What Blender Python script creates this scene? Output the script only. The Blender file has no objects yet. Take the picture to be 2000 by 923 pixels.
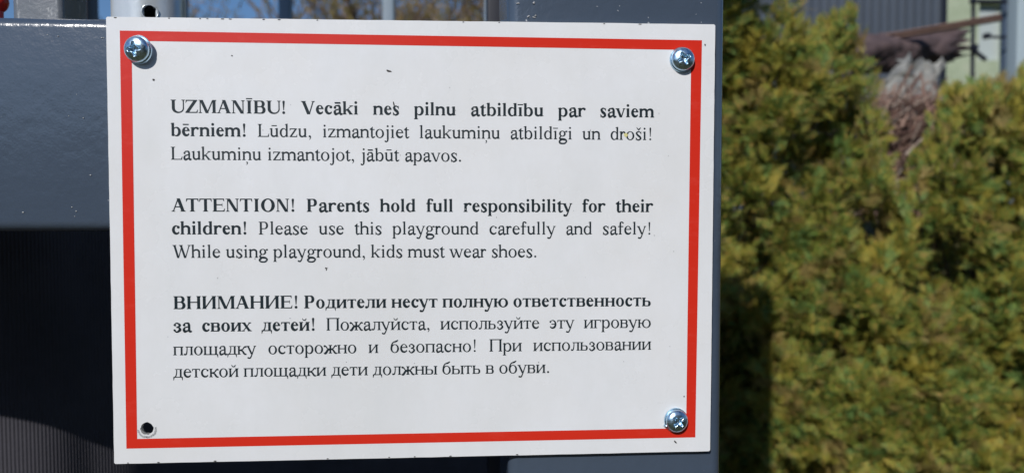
import bpy, bmesh, math, random
import numpy as np
from mathutils import Vector, Matrix, Euler
from mathutils.geometry import tessellate_polygon
PI = math.pi
random.seed(7); rng = np.random.default_rng(7)
S = bpy.context.scene; COL = S.collection

# ---------------------------------------------------------------- camera
# world: sign front face is the plane y = 0, x to the right, z up, metres; camera pose solved from the sign's corners
F = 1500.0
RM = [[0.9981952, 0.000804, -0.0600468], [-0.002993, 0.9993337, -0.0363752], [0.0599776, 0.0364892, 0.9975326]]
CAM = Vector((0.023421, -0.382066, 0.016211))
cd = bpy.data.cameras.new('camera'); cam = bpy.data.objects.new('camera', cd); COL.objects.link(cam); S.camera = cam
cd.sensor_fit = 'HORIZONTAL'; cd.sensor_width = 36; cd.lens = 36*F/2000
cd.clip_start = 0.01; cd.clip_end = 3000
def cv(v): return Vector((v[0], v[2], -v[1]))          # picture axes (right, down, forward) to world
RGT, DWN, FWD = (cv(r) for r in RM)
cam.matrix_world = Matrix((( RGT[0], -DWN[0], -FWD[0], CAM[0]), (RGT[1], -DWN[1], -FWD[1], CAM[1]), (RGT[2], -DWN[2], -FWD[2], CAM[2]), (0, 0, 0, 1)))
cd.dof.use_dof = True; cd.dof.focus_distance = 0.382; cd.dof.aperture_fstop = 9.0
def at(u, v, y):
    """point of the place seen at photo pixel (u, v) (2000 x 923) at world depth y"""
    d = RGT*((u-1000)/F) + DWN*((v-461.5)/F) + FWD
    return CAM + d*((y-CAM.y)/d.y)

# ---------------------------------------------------------------- light
SUN = Vector((.435, 1, -.78)).normalized()
w = bpy.data.worlds.new('World'); S.world = w; w.use_nodes = True
nt = w.node_tree; sky = nt.nodes.new('ShaderNodeTexSky'); sky.sky_type = 'NISHITA'; sky.sun_disc = False
sky.sun_elevation = math.asin(-SUN.z); sky.sun_rotation = math.atan2(-SUN.x, -SUN.y)
sky.air_density = 1.0; sky.dust_density = 0.4; sky.ozone_density = 8.0
bg = nt.nodes['Background']; bg.inputs[1].default_value = 0.083; nt.links.new(sky.outputs[0], bg.inputs[0])
ld = bpy.data.lights.new('sun', 'SUN'); ld.energy = 3.7; ld.angle = math.radians(.55); ld.color = (1, .96, .91)
sun = bpy.data.objects.new('sun', ld); COL.objects.link(sun); sun.rotation_euler = SUN.to_track_quat('-Z', 'Y').to_euler()
S.view_settings.view_transform = 'Standard'; S.view_settings.look = 'None'; S.view_settings.exposure = 0.0; S.view_settings.gamma = 1

# ---------------------------------------------------------------- helpers
def mesh(name, V, Fc, mat=None, parent=None, smooth=False, mats=None, mi=None):
    me = bpy.data.meshes.new(name); me.from_pydata([tuple(v) for v in V], [], [tuple(f) for f in Fc])
    for m in (mats or [mat]): me.materials.append(m)
    if mi: me.polygons.foreach_set('material_index', mi)
    if smooth: me.polygons.foreach_set('use_smooth', [True]*len(me.polygons))
    me.update(); o = bpy.data.objects.new(name, me); COL.objects.link(o)
    if parent: o.parent = parent
    return o
def fast_mesh(name, V, Q, mat, parent=None, n=4):
    """V (k,3) array, Q (m,n) array of faces"""
    me = bpy.data.meshes.new(name); me.vertices.add(len(V)); me.vertices.foreach_set('co', np.asarray(V, np.float32).ravel())
    m = len(Q); me.loops.add(m*n); me.loops.foreach_set('vertex_index', np.asarray(Q, np.int32).ravel())
    me.polygons.add(m); me.polygons.foreach_set('loop_start', np.arange(0, m*n, n, dtype=np.int32))
    me.update(calc_edges=True); me.validate(); me.materials.append(mat)
    o = bpy.data.objects.new(name, me); COL.objects.link(o)
    if parent: o.parent = parent
    return o
def tag(o, label=None, cat=None, group=None, kind=None):
    for k, v in (('label', label), ('category', cat), ('group', group), ('kind', kind)):
        if v: o[k] = v
    return o
def empty(name, loc=(0, 0, 0)):
    o = bpy.data.objects.new(name, None); COL.objects.link(o); o.location = loc; o.empty_display_size = .05; return o
def drop(o, p):  # parent o to the empty p keeping world coordinates of its mesh
    o.parent = p; o.matrix_parent_inverse = Matrix.Translation(p.location).inverted(); return o
class MB:
    def __init__(s): s.V = []; s.F = []
    def add(s, V, Fc):
        n = len(s.V); s.V += [tuple(v) for v in V]; s.F += [tuple(i+n for i in f) for f in Fc]; return s
    def box(s, x0, y0, z0, x1, y1, z1):
        return s.add([(x, y, z) for x in (x0, x1) for y in (y0, y1) for z in (z0, z1)], [(0, 1, 3, 2), (4, 6, 7, 5), (0, 4, 5, 1), (2, 3, 7, 6), (0, 2, 6, 4), (1, 5, 7, 3)])
    def tube(s, pts, r, n=12, cap=True):
        pts = [Vector(p) for p in pts]; R = r if isinstance(r, (list, tuple)) else [r]*len(pts); k = len(s.V); up = None
        for i, p in enumerate(pts):
            t = (pts[min(i+1, len(pts)-1)]-pts[max(i-1, 0)]).normalized()
            a = up if up is not None and abs(up.dot(t)) < .95 else (Vector((0, 0, 1)) if abs(t.z) < .9 else Vector((1, 0, 0)))
            u = a.cross(t).normalized(); v = t.cross(u)
            up = v
            for j in range(n):
                q = 2*PI*j/n; s.V.append(tuple(p+(u*math.cos(q)+v*math.sin(q))*R[i]))
        for i in range(len(pts)-1):
            for j in range(n): s.F.append((k+i*n+j, k+i*n+(j+1) % n, k+(i+1)*n+(j+1) % n, k+(i+1)*n+j))
        if cap: s.F.append(tuple(k+j for j in reversed(range(n)))); s.F.append(tuple(k+(len(pts)-1)*n+j for j in range(n)))
        return s
    def prism(s, prof, a, b, u, v):
        """profile [(p,q)] in directions u, v swept from point a to point b"""
        a, b, u, v = map(Vector, (a, b, u, v)); n = len(prof)
        V = [a+u*p+v*q for p, q in prof]+[b+u*p+v*q for p, q in prof]
        return s.add(V, [(i, (i+1) % n, n+(i+1) % n, n+i) for i in range(n)]+[tuple(reversed(range(n))), tuple(range(n, 2*n))])
    def build(s, name, mat, parent=None, smooth=False, auto=None):
        o = mesh(name, s.V, s.F, mat, None, smooth)
        if auto: smooth_by_angle(o, auto)
        return drop(o, parent) if parent else o
def smooth_by_angle(o, deg=40):
    bm = bmesh.new(); bm.from_mesh(o.data); bmesh.ops.recalc_face_normals(bm, faces=bm.faces)
    for f in bm.faces: f.smooth = True
    for e in bm.edges:
        if len(e.link_faces) == 2 and e.calc_face_angle(0) > math.radians(deg): e.smooth = False
    bm.to_mesh(o.data); bm.free()
def rrect(w, h, r, n=5):
    return [(cx+r*math.cos(a0+i*PI/2/n), cy+r*math.sin(a0+i*PI/2/n)) for cx, cy, a0 in ((w-r, h-r, 0), (r, h-r, PI/2), (r, r, PI), (w-r, r, 1.5*PI)) for i in range(n+1)]

# ---------------------------------------------------------------- materials
def mat(name, col=(.5, .5, .5), rough=.5, metal=0., spec=.5, coat=0.):
    m = bpy.data.materials.new(name); m.use_nodes = True; b = m.node_tree.nodes['Principled BSDF']
    b.inputs['Base Color'].default_value = (*col, 1); b.inputs['Roughness'].default_value = rough; b.inputs['Metallic'].default_value = metal
    b.inputs['Specular IOR Level'].default_value = spec; b.inputs['Coat Weight'].default_value = coat
    return m
def N(m, t, **kw):
    n = m.node_tree.nodes.new(t)
    for k, v in kw.items():
        if k in ('op',): n.operation = v
        elif isinstance(k, str) and hasattr(n, k): setattr(n, k, v)
        else: n.inputs[k.replace('_', ' ')].default_value = v
    return n
def L(m, a, b): m.node_tree.links.new(a, b)
def BS(m): return m.node_tree.nodes['Principled BSDF']
def coords(m, kind='Object'): return m.node_tree.nodes.new('ShaderNodeTexCoord').outputs[kind]
def noise(m, scale, detail=4, rough=.55, vec=None, sc=None):
    n = m.node_tree.nodes.new('ShaderNodeTexNoise'); n.inputs['Scale'].default_value = scale; n.inputs['Detail'].default_value = detail; n.inputs['Roughness'].default_value = rough
    v = vec or coords(m)
    if sc:
        q = m.node_tree.nodes.new('ShaderNodeMapping'); q.inputs['Scale'].default_value = sc; L(m, v, q.inputs[0]); v = q.outputs[0]
    L(m, v, n.inputs['Vector']); return n.outputs['Fac']
def ramp(m, fac, stops):
    r = m.node_tree.nodes.new('ShaderNodeValToRGB'); e = r.color_ramp.elements
    while len(e) < len(stops): e.new(.5)
    for i, (p, c) in enumerate(stops): e[i].position = p; e[i].color = (*c, 1) if len(c) == 3 else c
    L(m, fac, r.inputs[0]); return r.outputs[0]
def mix(m, fac, a, b, mode='MIX'):
    n = m.node_tree.nodes.new('ShaderNodeMix'); n.data_type = 'RGBA'; n.blend_type = mode
    for s_, v in ((0, fac), (6, a), (7, b)):
        if hasattr(v, 'links'): L(m, v, n.inputs[s_])
        else: n.inputs[s_].default_value = v if s_ == 0 else (*v, 1)
    return n.outputs[2]
def bump(m, h, strength=.3, dist=.001, prev=None):
    n = m.node_tree.nodes.new('ShaderNodeBump'); n.inputs['Strength'].default_value = strength; n.inputs['Distance'].default_value = dist
    L(m, h, n.inputs['Height'])
    if prev: L(m, prev, n.inputs['Normal'])
    return n.outputs[0]
def nrm(m, o): L(m, o, BS(m).inputs['Normal'])
def base(m, o): L(m, o, BS(m).inputs['Base Color'])
def rgh(m, o): L(m, o, BS(m).inputs['Roughness'])
g3 = lambda v: (v, v, v)

def powder(name, col, rough=.22, speck=True):
    m = mat(name, col, rough, spec=.8)
    a = noise(m, 260, 3); c = noise(m, 22, 2)
    n = bump(m, a, .10, .0008); n = bump(m, c, .05, .006, n); n = bump(m, noise(m, 110, 5, .65), .24, .0014, n)
    base(m, mix(m, noise(m, 7, 6, .65), tuple(x*.86 for x in col), tuple(x*1.14 for x in col)))
    if speck:
        s = ramp(m, noise(m, 420, 2, .4), [(.73, g3(0)), (.76, g3(1))])      # sparse pale grit in the paint
        p = ramp(m, noise(m, 25, 1, .4), [(.55, g3(0)), (.62, g3(1))])
        k = mix(m, 1., s, p, 'MULTIPLY')
        base(m, mix(m, k, BS(m).inputs['Base Color'].links[0].from_socket, (.40, .42, .45)))
    nrm(m, n); return m
M = {}
M['powder'] = powder('slate_powder_coat', (.058, .080, .116), .2)
M['powder2'] = powder('grey_powder_coat', (.12, .135, .155), .35)
M['navy'] = mat('navy_paint_and_shade', (.012, .014, .024), .4)  # dark paint; on the two narrow posts this colour stands for shade
m = M['board'] = mat('white_laminate', (.80, .81, .82), .22, spec=.5)
base(m, mix(m, ramp(m, noise(m, 14, 7, .7), [(.35, g3(0)), (.75, g3(1))]), (.77, .79, .82), (.715, .72, .72)))
src_ = BS(m).inputs['Base Color'].links[0].from_socket; base(m, mix(m, ramp(m, noise(m, 5, 8, .75, sc=(1, 1, .5)), [(.42, g3(0)), (.72, g3(1))]), src_, (.66, .68, .69)))
nrm(m, bump(m, noise(m, 90, 3), .05, .0006))
rgh(m, ramp(m, noise(m, 30, 5, .6), [(.3, g3(.16)), (.7, g3(.34))]))
m = M['edge'] = mat('board_edge', (.7, .7, .68), .5)
base(m, ramp(m, noise(m, 300, 5, .7), [(.38, (.12, .12, .11)), (.5, (.7, .7, .68))]))
m = M['red'] = mat('red_print', (.62, .028, .014), .25, spec=.5)
base(m, mix(m, ramp(m, noise(m, 60, 6, .75, sc=(1, 1, 3)), [(.55, g3(0)), (.8, g3(.6))]), (.62, .028, .014), (.70, .07, .05)))
M['ink'] = mat('black_print', (.012, .022, .028), .35, spec=.4)
M['dirt'] = mat('dirt_speck', (.03, .028, .025), .8)
M['scuff'] = mat('grey_scuff', (.16, .165, .165), .7)
m = M['zinc'] = mat('blue_zinc_plating', (.50, .68, .82), .24, 1.0)
nrm(m, bump(m, noise(m, 900, 3), .12, .0002)); rgh(m, ramp(m, noise(m, 700, 4, .7), [(.3, g3(.20)), (.7, g3(.40))]))
m = M['galv'] = mat('pale_galvanised_paint', (.62, .66, .68), .28, .35, .5)
base(m, ramp(m, noise(m, 40, 6, .7, sc=(1, 1, .4)), [(.3, (.52, .57, .6)), (.7, (.72, .75, .76))])); nrm(m, bump(m, noise(m, 160, 4), .15, .0008))
M['hollow'] = mat('pipe_inside', (.03, .035, .045), .6)
M['redplastic'] = mat('red_plastic', (.62, .02, .015), .3)
m = M['mat'] = mat('ribbed_dark_rubber', (.06, .06, .068), .7, spec=.2)
base(m, ramp(m, noise(m, 9, 6, .65), [(.35, (.052, .051, .062)), (.7, (.082, .08, .096))])); nrm(m, bump(m, noise(m, 500, 3), .4, .0006))
M['picket'] = powder('faded_blue_grey_paint', (.16, .22, .28), .45, False)
# ================================================================ THE SETTING
GZ = -1.25
def terrain(x, y):
    """ground height: level lawn, a bank behind the hedge on the right"""
    t = min(1, max(0, (y-1.75)/.5))*min(1, max(0, (x-.1)/.5)); t = t*t*(3-2*t)
    return GZ+t*(1.20+.05*math.sin(x*2.3+y))+.02*math.sin(x*1.7)*math.cos(y*1.3)
m = M['ground'] = mat('soil_and_dry_grass', (.1, .08, .05), .95, spec=.1)
base(m, ramp(m, noise(m, 3, 9, .75), [(.35, (.045, .04, .022)), (.52, (.09, .085, .035)), (.7, (.14, .11, .065))])); nrm(m, bump(m, noise(m, 30, 8, .7), .8, .02))
xs = [-900, -200, -60, -20, -8]+[-4+.25*i for i in range(45)]+[9, 14, 24, 60, 200, 900]; ys = [-900, -200, -50, -15, -6, -3, -1, 0, .5, 1, 1.4]+[1.7+.07*i for i in range(12)]+[2.7, 3.2, 4, 6, 9, 14, 30, 80, 300, 900]
V = [(x, y, terrain(x, y)) for y in ys for x in xs]; n = len(xs)
tag(mesh('ground', V, [(j*n+i, j*n+i+1, (j+1)*n+i+1, (j+1)*n+i) for j in range(len(ys)-1) for i in range(n-1)], M['ground'], None, True), kind='structure')

# ---------------------------------------------------------------- steel frame: post and beam of square tube
YF = .0032                                              # front faces just behind the board
frame = tag(empty('steel_frame', (.1, .05, GZ)), 'slate grey steel frame of square tube post and beam carrying the white sign', 'steel frame')
PX0, PX1 = .0445, .1552
def rbox_bar(name, a, b, u, v, w, h, r, parent, mt, **k):
    return MB().prism(rrect(w, h, r, 6), a, b, u, v).build(name, mt, parent, auto=30)
rbox_bar('post', (PX0, YF, GZ), (PX0, YF, .71), (1, 0, 0), (0, 1, 0), PX1-PX0, .1, .0055, frame, M['powder'])
rbox_bar('beam', (-1.6, YF, .0052), (PX0+.003, YF, .0052), (0, 1, 0), (0, 0, 1),   .1, .1032, .0052, frame, M['powder'])
b = MB(); rr = random.Random(3)                          # weld bead up the joint of post and beam
b.tube([(PX0-.0005+rr.uniform(-.0008, .0008), YF+.012+.004*i, .1088+rr.uniform(-.0006, .0006)) for i in range(20)], [.0028+rr.uniform(0, .0014) for _ in range(20)], 8)
b.build('weld_bead', M['powder'], frame, smooth=True)
b = MB()
for _ in range(9):
    x, z, r = rr.uniform(.049, .062), rr.uniform(.109, .124), rr.uniform(.0003, .0008)
    b.tube([(x, YF-.0002, z), (x+rr.uniform(-.002, .002), YF-.0003, z+rr.uniform(-.001, .001))], [r, r*.5], 6)
for x, z in ((-.177, .0997), (-.172, .0990), (-.152, .0985), (-.1508, .0986), (-.164, .0713), (-.158, .0325), (-.1655, .0150), (-.1662, .0125), (-.1675, .0170), (-.1495, .0325), (-.19, .0145), (-.168, .0610), (-.161, .0600)):
    r = rr.uniform(.0002, .00042); b.tube([(x, YF-.0001, z), (x+r*rr.uniform(-2, 3), YF-.0002, z)], [r, r*.6], 6)
M['flake'] = mat('pale_paint_fleck', (.42, .43, .44), .5)
tag(b.build('paint_flecks', M['flake'], frame), kind='stuff')

# ---------------------------------------------------------------- ribbed rubber sheet hanging behind the beam
P0 = at(0, 830, .182); P1 = at(185, 893, .226)
path = [(-1.5, .16), (-.9, .135), (-.60, .125), (-.47, .13), (P0.x, P0.y), (P1.x, P1.y), (P1.x+.025, P1.y+.045), (P1.x+.06, P1.y+.16), (P1.x+.14, P1.y+.27), (-.02, .56), (.35, .60)]
def catmull(P, n):
    Q = [P[0]]+list(P)+[P[-1]]; out = []
    for i in range(1, len(Q)-2):
        for k in range(n):
            t = k/n; out.append(tuple(.5*(2*Q[i][c]+(Q[i+1][c]-Q[i-1][c])*t+(2*Q[i-1][c]-5*Q[i][c]+4*Q[i+1][c]-Q[i+2][c])*t*t+(3*Q[i][c]-Q[i-1][c]-3*Q[i+1][c]+Q[i+2][c])*t**3) for c in range(len(P[0]))))
    return out+[tuple(P[-1])]
fine = catmull(path, 60); d = [0]
for a, c in zip(fine, fine[1:]): d.append(d[-1]+math.dist(a, c))
K = 3400; sx = np.interp(np.linspace(0, d[-1], K), d, [p[0] for p in fine]); sy = np.interp(np.linspace(0, d[-1], K), d, [p[1] for p in fine])
rib = np.where(np.arange(K) % 4 < 2, 0, .0004)
zs = np.linspace(.085, GZ+.02, 9); V = []
for j, z in enumerate(zs):
    V += [(float(x+j*.0008), float(y+r), float(z)) for x, y, r in zip(sx, sy, rib)]
V += [(x, y+.006, z) for x, y, z in V]; H_ = K*9
Fq = [(j*K+i, j*K+i+1, (j+1)*K+i+1, (j+1)*K+i) for j in range(8) for i in range(K-1)]
Fq += [(H_+a, H_+d_, H_+c, H_+b_) for a, b_, c, d_ in Fq]+[(i, H_+i, H_+i+1, i+1) for i in range(K-1)]
tag(mesh('rubber_sheet', V, Fq, M['mat']), 'dark finely ribbed rubber sheet hanging in shade below the left beam', 'rubber sheet')

# ================================================================ THE SIGN
sgn = tag(empty('warning_sign', (0, 0, 0)), 'white playground rules board with red border in Latvian, English and Russian', 'sign')
def pl(u, v): p = at(u, v, 0); return (p.x, p.z)
oc = [pl(207, 33), pl(1397, 48), pl(1387, 880), pl(223, 905)]
def edge_pts(a, b_, n, amp):
    return [(a[0]+(b_[0]-a[0])*i/n+(rr.uniform(-amp, amp) if i else 0), a[1]+(b_[1]-a[1])*i/n+(rr.uniform(-amp, amp) if i else 0)) for i in range(n)]
outer = []
for i in range(4):
    a, c = Vector(oc[i]), Vector(oc[(i+1) % 4]); t = (c-a).normalized(); k = .0006
    outer += [tuple(a+t*k)]+edge_pts(a+t*k*1.6, c-t*k*1.6, 46, .00006)+[tuple(c-t*k)]
hx, hz = pl(287, 836); HR = .0031
hole = [(hx+HR*(1+rr.uniform(-.07, .07))*math.cos(2*PI*i/26), hz+HR*(1+rr.uniform(-.07, .07))*math.sin(2*PI*i/26)) for i in range(26)]
def plate(name, outline, holes, y0, y1, mt, mside, parent):
    loops = [outline]+holes; fl = [p for l in loops for p in l]; n = len(fl)
    tris = tessellate_polygon([[Vector((p[0], p[1], 0)) for p in l] for l in loops])
    V = [(p[0], y0, p[1]) for p in fl]+[(p[0], y1, p[1]) for p in fl]
    Fc = [tuple(t) for t in tris]+[tuple(n+i for i in reversed(t)) for t in tris]; mi = [0]*len(tris)+[1]*len(tris); k = 0
    for l in loops:
        m_ = len(l)
        for i in range(m_): Fc.append((k+i, k+(i+1) % m_, n+k+(i+1) % m_, n+k+i)); mi.append(1)
        k += m_
    o = mesh(name, V, Fc, None, None, False, [mt, mside], mi)
    bm = bmesh.new(); bm.from_mesh(o.data); bmesh.ops.recalc_face_normals(bm, faces=bm.faces); bm.to_mesh(o.data); bm.free()
    return drop(o, parent)
plate('board', outer, [hole], 0, .003, M['board'], M['edge'], sgn)
ro = [pl(234, 60), pl(1371, 79), pl(1358, 853), pl(247, 875)]; ri = [pl(257, 80), pl(1350, 98), pl(1340, 835), pl(268, 856)]
plate('border', ro, [ri], -.00006, -.00002, M['red'], M['red'], sgn)
# lettering: one part per printed line, flat ink on the board
# ---------------------------------------------------------------- serif lettering, drawn stroke by stroke
class Glyph:
    """polygons of one letter in 1/1000 em; bold or regular weight"""
    def __init__(s, bold, w):
        s.P = []; s.b = bold; s.w = w
        s.S = 134 if bold else 94; s.C = 154 if bold else 104
        s.H = 56 if bold else 47; s.T = 30 if bold else 27
        s.x = 468 if bold else 452; s.cap = 672 if bold else 662; s.asc = 683
        s.o = 40 if bold else 46
    def poly(s, *p): s.P.append([tuple(q) for q in p])
    def rect(s, x0, y0, x1, y1): s.poly((x0, y0), (x1, y0), (x1, y1), (x0, y1))
    def foot(s, xc, y, st, l=None, r=None, up=1):
        l = s.o if l is None else l; r = s.o if r is None else r
        a, b, T = xc - st/2, xc + st/2, s.T*up
        s.rect(*( (a-l, y, b+r, y+T) if up > 0 else (a-l, y+T, b+r, y) ))
        k = 34*up
        if l > 5: s.poly((a-l*.55, y+T), (a+st*.4, y+T), (a+st*.4, y+T+k), (a, y+T+k))
        if r > 5: s.poly((b+r*.55, y+T), (b-st*.4, y+T), (b-st*.4, y+T+k), (b, y+T+k))
    def stem(s, x, y0, y1, st=None, f=(1, 1), h=(1, 1), flag=False):
        st = s.S if st is None else st
        s.rect(x, y0, x+st, y1)
        if f: s.foot(x+st/2, y0, st, s.o*f[0], s.o*f[1])
        if flag:
            s.poly((x-s.o*1.05, y1-52), (x-s.o*1.05, y1-30), (x+st, y1+8), (x+st, y1-30), (x, y1-64))
        elif h: s.foot(x+st/2, y1, st, s.o*h[0], s.o*h[1], -1)
    def diag(s, x0, y0, x1, y1, w):
        s.poly((x0-w/2, y0), (x0+w/2, y0), (x1+w/2, y1), (x1-w/2, y1))
    def ring(s, x0, y0, x1, y1, tl, tr, tt, tb=None, a0=0, a1=360, n=28):
        tb = tt if tb is None else tb
        cx, cy, rx, ry = (x0+x1)/2, (y0+y1)/2, (x1-x0)/2, (y1-y0)/2
        ix, iy, jx, jy = (x0+tl+x1-tr)/2, (y0+tb+y1-tt)/2, (x1-x0-tl-tr)/2, (y1-y0-tt-tb)/2
        n = max(6, int(n*(a1-a0)/360)); pr = None
        for i in range(n+1):
            a = math.radians(a0+(a1-a0)*i/n); c, d = math.cos(a), math.sin(a)
            q = ((cx+rx*c, cy+ry*d), (ix+jx*c, iy+jy*d))
            if pr: s.poly(pr[0], q[0], q[1], pr[1])
            pr = q
    def curve(s, pts, ws, n=7):
        P = [pts[0]]+list(pts)+[pts[-1]]; out = []
        for i in range(1, len(P)-2):
            for k in range(n+(i == len(P)-3)):
                t = k/n; f = []
                for c in (0, 1):
                    a, b, d, e = P[i-1][c], P[i][c], P[i+1][c], P[i+2][c]
                    f.append(.5*(2*b+(d-a)*t+(2*a-5*b+4*d-e)*t*t+(3*b-a-3*d+e)*t**3))
                u = t*t*(3-2*t)
                out.append((f[0], f[1], ws[i-1]+(ws[min(i, len(ws)-1)]-ws[i-1])*u))
        pr = None
        for i, (x, y, w) in enumerate(out):
            a = out[max(0, i-1)]; b = out[min(len(out)-1, i+1)]
            dx, dy = b[0]-a[0], b[1]-a[1]; L = math.hypot(dx, dy) or 1
            nx, ny = -dy/L*w/2, dx/L*w/2
            q = ((x+nx, y+ny), (x-nx, y-ny))
            if pr: s.poly(pr[0], q[0], q[1], pr[1])
            pr = q
    def ball(s, x, y, r, n=10):
        s.poly(*[(x+r*math.cos(2*PI*i/n), y+r*math.sin(2*PI*i/n)) for i in range(n)])
    # recurring pieces
    def arch(s, x1, x2):
        x = s.x; S = s.S
        s.ring(x1-S*.42, x*.34, x2+S, x+9, s.H, S, s.H*1.75, s.H, -4, 152)
    def nlike(s, xs, W):
        s.stem(xs[0], 0, s.x, flag=True)
        for a, b in zip(xs, xs[1:]):
            s.rect(b, 0, b+s.S, s.x*.68); s.foot(b+s.S/2, 0, s.S); s.arch(a+s.S, b)
    def eye(s, x0, x1, y0=-11, y1=None):
        y1 = s.x+11 if y1 is None else y1
        t = s.S*(1.02 if s.b else 1.03)
        s.ring(x0, y0, x1, y1, t, t, s.H*.85)
    def dot(s, xc): s.ball(xc, s.x+ (152 if s.b else 155), 74 if s.b else 54)
    def macron(s, xc, y=None, hw=None):
        y = (s.x+108) if y is None else y; hw = hw or (150 if s.b else 132)
        s.rect(xc-hw, y, xc+hw, y+(56 if s.b else 48))
    def breve(s, xc):
        y = s.x+70; s.curve([(xc-95, y+118), (xc-60, y+38), (xc, y+18), (xc+60, y+38), (xc+95, y+118)], [26, 44, 52, 44, 26])

def G_i(g, W, dot=True):
    x = (W-g.S)/2; g.stem(x, 0, g.x, flag=True)
    if dot: g.dot(W/2-4)
def G_a(g, W):
    S, H, x = g.S, g.H, g.x; r = W-72-S*.92
    g.rect(r, 70, r+S*.95, x*.70)
    g.curve([(62+S*.35, x*.76), (W*.30, x*.93), (W*.47, x*.965), (r+S*.2, x*.93), (r+S*.48, x*.68)], [S*.6, H*1.2, H*1.2, S*.85, S*.95])
    g.ball(60+S*.42, x*.76, S*.5 if g.b else S*.54)
    g.curve([(r+S*.3, x*.60), (W*.30, x*.47), (40+S*.5, x*.27), (40+S*.66, x*.09), (W*.33, x*.035), (r+S*.2, x*.19)], [H*.9, H*1.1, S*.95, S*.95, H*1.7, H])
    g.curve([(r+S*.48, 90), (r+S*.62, 26), (r+S*1.0, 20), (W+2, 62)], [S*.94, S*.66, H*1.3, H*.7])
def G_b(g, W, st=None):
    g.rect(60, 12, 60+g.S, g.asc-10); g.stem(60, 12, g.asc, f=None, flag=True)
    g.poly((60, 12), (60+g.S, 60), (60+g.S, -2), (60+g.S*.6, -2))
    g.ring(60+g.S*.35, -11, W-30, g.x+11, g.H, g.S*1.02, g.H*1.1)
def G_c(g, W, mir=False):
    n0 = len(g.P); S, H, x = g.S, g.H, g.x
    g.ring(30, -11, W-8, x+11, S*1.06, S*.5, H*1.0, H*1.6, 44, 200); g.ring(30, -11, W-2, x+11, S*1.06, H*.8, H, H*1.9, 196, 324)
    g.ball(W-30-S*.48, x*.81, S*.56)
    if mir: g.P[n0:] = [[(W-a, b) for a, b in p] for p in g.P[n0:]]
def G_d(g, W):
    x = W-78-g.S+14; g.stem(x, 40, g.asc, f=None, flag=True)
    g.poly((x, 0), (x+g.S*.3, 0), (x+g.S+48, 22), (x+g.S+48, 44), (x+g.S, 44), (x, 60))
    g.ring(28, -11, x+g.S*.62, g.x+11, g.S*1.04, g.H, g.H*1.1)
def G_e(g, W):
    S, H, x = g.S, g.H, g.x
    g.ring(26, -11, W-22, x+11, S*1.08, S*.92, H*.85, H*1.9, 12, 200); g.ring(26, -11, W-14, x+11, S*1.08, H*.8, H*.85, H*2.0, 196, 326)
    g.rect(26+S*.8, x*.57, W-26, x*.57+H*.95)
def G_f(g, W):
    x = 100 if not g.b else 76; S = g.S
    g.stem(x, 0, g.asc-150, h=None)
    g.curve([(x+S/2, g.asc-160), (x+S*.62, g.asc-50), (x+S*1.25, g.asc-16), (x+S*1.75+30, g.asc-38)], [S, S*.85, g.H*1.2, g.H*1.2])
    g.ball(x+S*1.55+46, g.asc-62, S*.44)
    g.rect(20, g.x-g.H, W-20, g.x)
def G_g(g, W):
    S, H, x = g.S, g.H, g.x
    g.ring(52, x*.33, W-96, x+11, S*.98, S*.98, H*.85)
    g.curve([(W-120, x*.90), (W-70, x*.93), (W-12, x*.93)], [H, H*1.5, H*1.5])
    g.curve([(150, x*.37), (90, x*.24), (86, x*.12), (150, x*.05), (330, x*.02), (W-62, -55), (W-80, -140)], [H, H*1.2, H*1.6, H*2, S*1.02, S*.8, S*.55])
    g.curve([(W-78, -125), (W-150, -190), (230, -205), (90, -175), (52, -115), (95, -45), (160, 12)], [S*.5, H*1.1, H*1.1, H*1.4, S*.65, H*1.3, H])
def G_h(g, W):
    g.stem(45, 0, g.asc, flag=True); b = W-45-g.S
    g.rect(b, 0, b+g.S, g.x*.68); g.foot(b+g.S/2, 0, g.S); g.arch(45+g.S, b)
def G_j(g, W):
    x = W*.5-g.S*.3+10; S = g.S; g.stem(x, -60, g.x, f=None, flag=True); g.dot(x+S/2-4)
    g.curve([(x+S*.5, -50), (x+S*.3, -150), (x-S*.35, -200), (x-S*.9-14, -176)], [S, S*.8, g.H*1.1, g.H*1.3]); g.ball(x-S*.8-10, -168, S*.42)
def leg_k(g, x0, W, top):
    S, H, x = g.S, g.H, g.x
    g.diag(x0-10, x*.40, W-95, top-12, H*1.25); g.foot(W-105, top, H*1.5, 48, 60, -1)
    g.diag(W-75-S*.25, 10, x0+S*.55, x*.60, S*1.22); g.rect(W-75-S*.85-28, 0, W-4, g.T)
def G_k(g, W): g.stem(45, 0, g.asc, flag=True); leg_k(g, 45+g.S, W, g.x)
def G_l(g, W): g.stem((W-g.S)/2, 0, g.asc, flag=True)
def G_p(g, W, desc=-215):
    g.stem(55, desc, g.x, flag=True); g.ring(55+g.S*.35, -11, W-30, g.x+11, g.H, g.S*1.04, g.H*1.1)
def G_r(g, W):
    S = g.S; g.stem(50, 0, g.x, flag=True)
    g.curve([(50+S-14, g.x*.66), (50+S+45, g.x*.90), (W-20-S*.42, g.x*.93)], [g.H, g.H*1.5, S*.75]); g.ball(W-14-S*.45, g.x*.86, S*.50)
def G_s(g, W):
    S, H, x = g.S, g.H, g.x
    g.curve([(W-64, x*.78), (W*.66, x*.955), (W*.42, x*.965), (52+S*.4, x*.80), (W*.42, x*.56), (W*.66, x*.40), (W-36-S*.45, x*.20), (W*.56, x*.03), (W*.34, x*.04), (58, x*.24)],
            [H*.9, H*1.1, H*1.3, S*.92, S*1.05, S*1.05, S*.92, H*1.3, H*1.1, H*.9])
    g.rect(W-74, x*.68, W-52, x+4); g.rect(46, -6, 68, x*.32)
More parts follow.
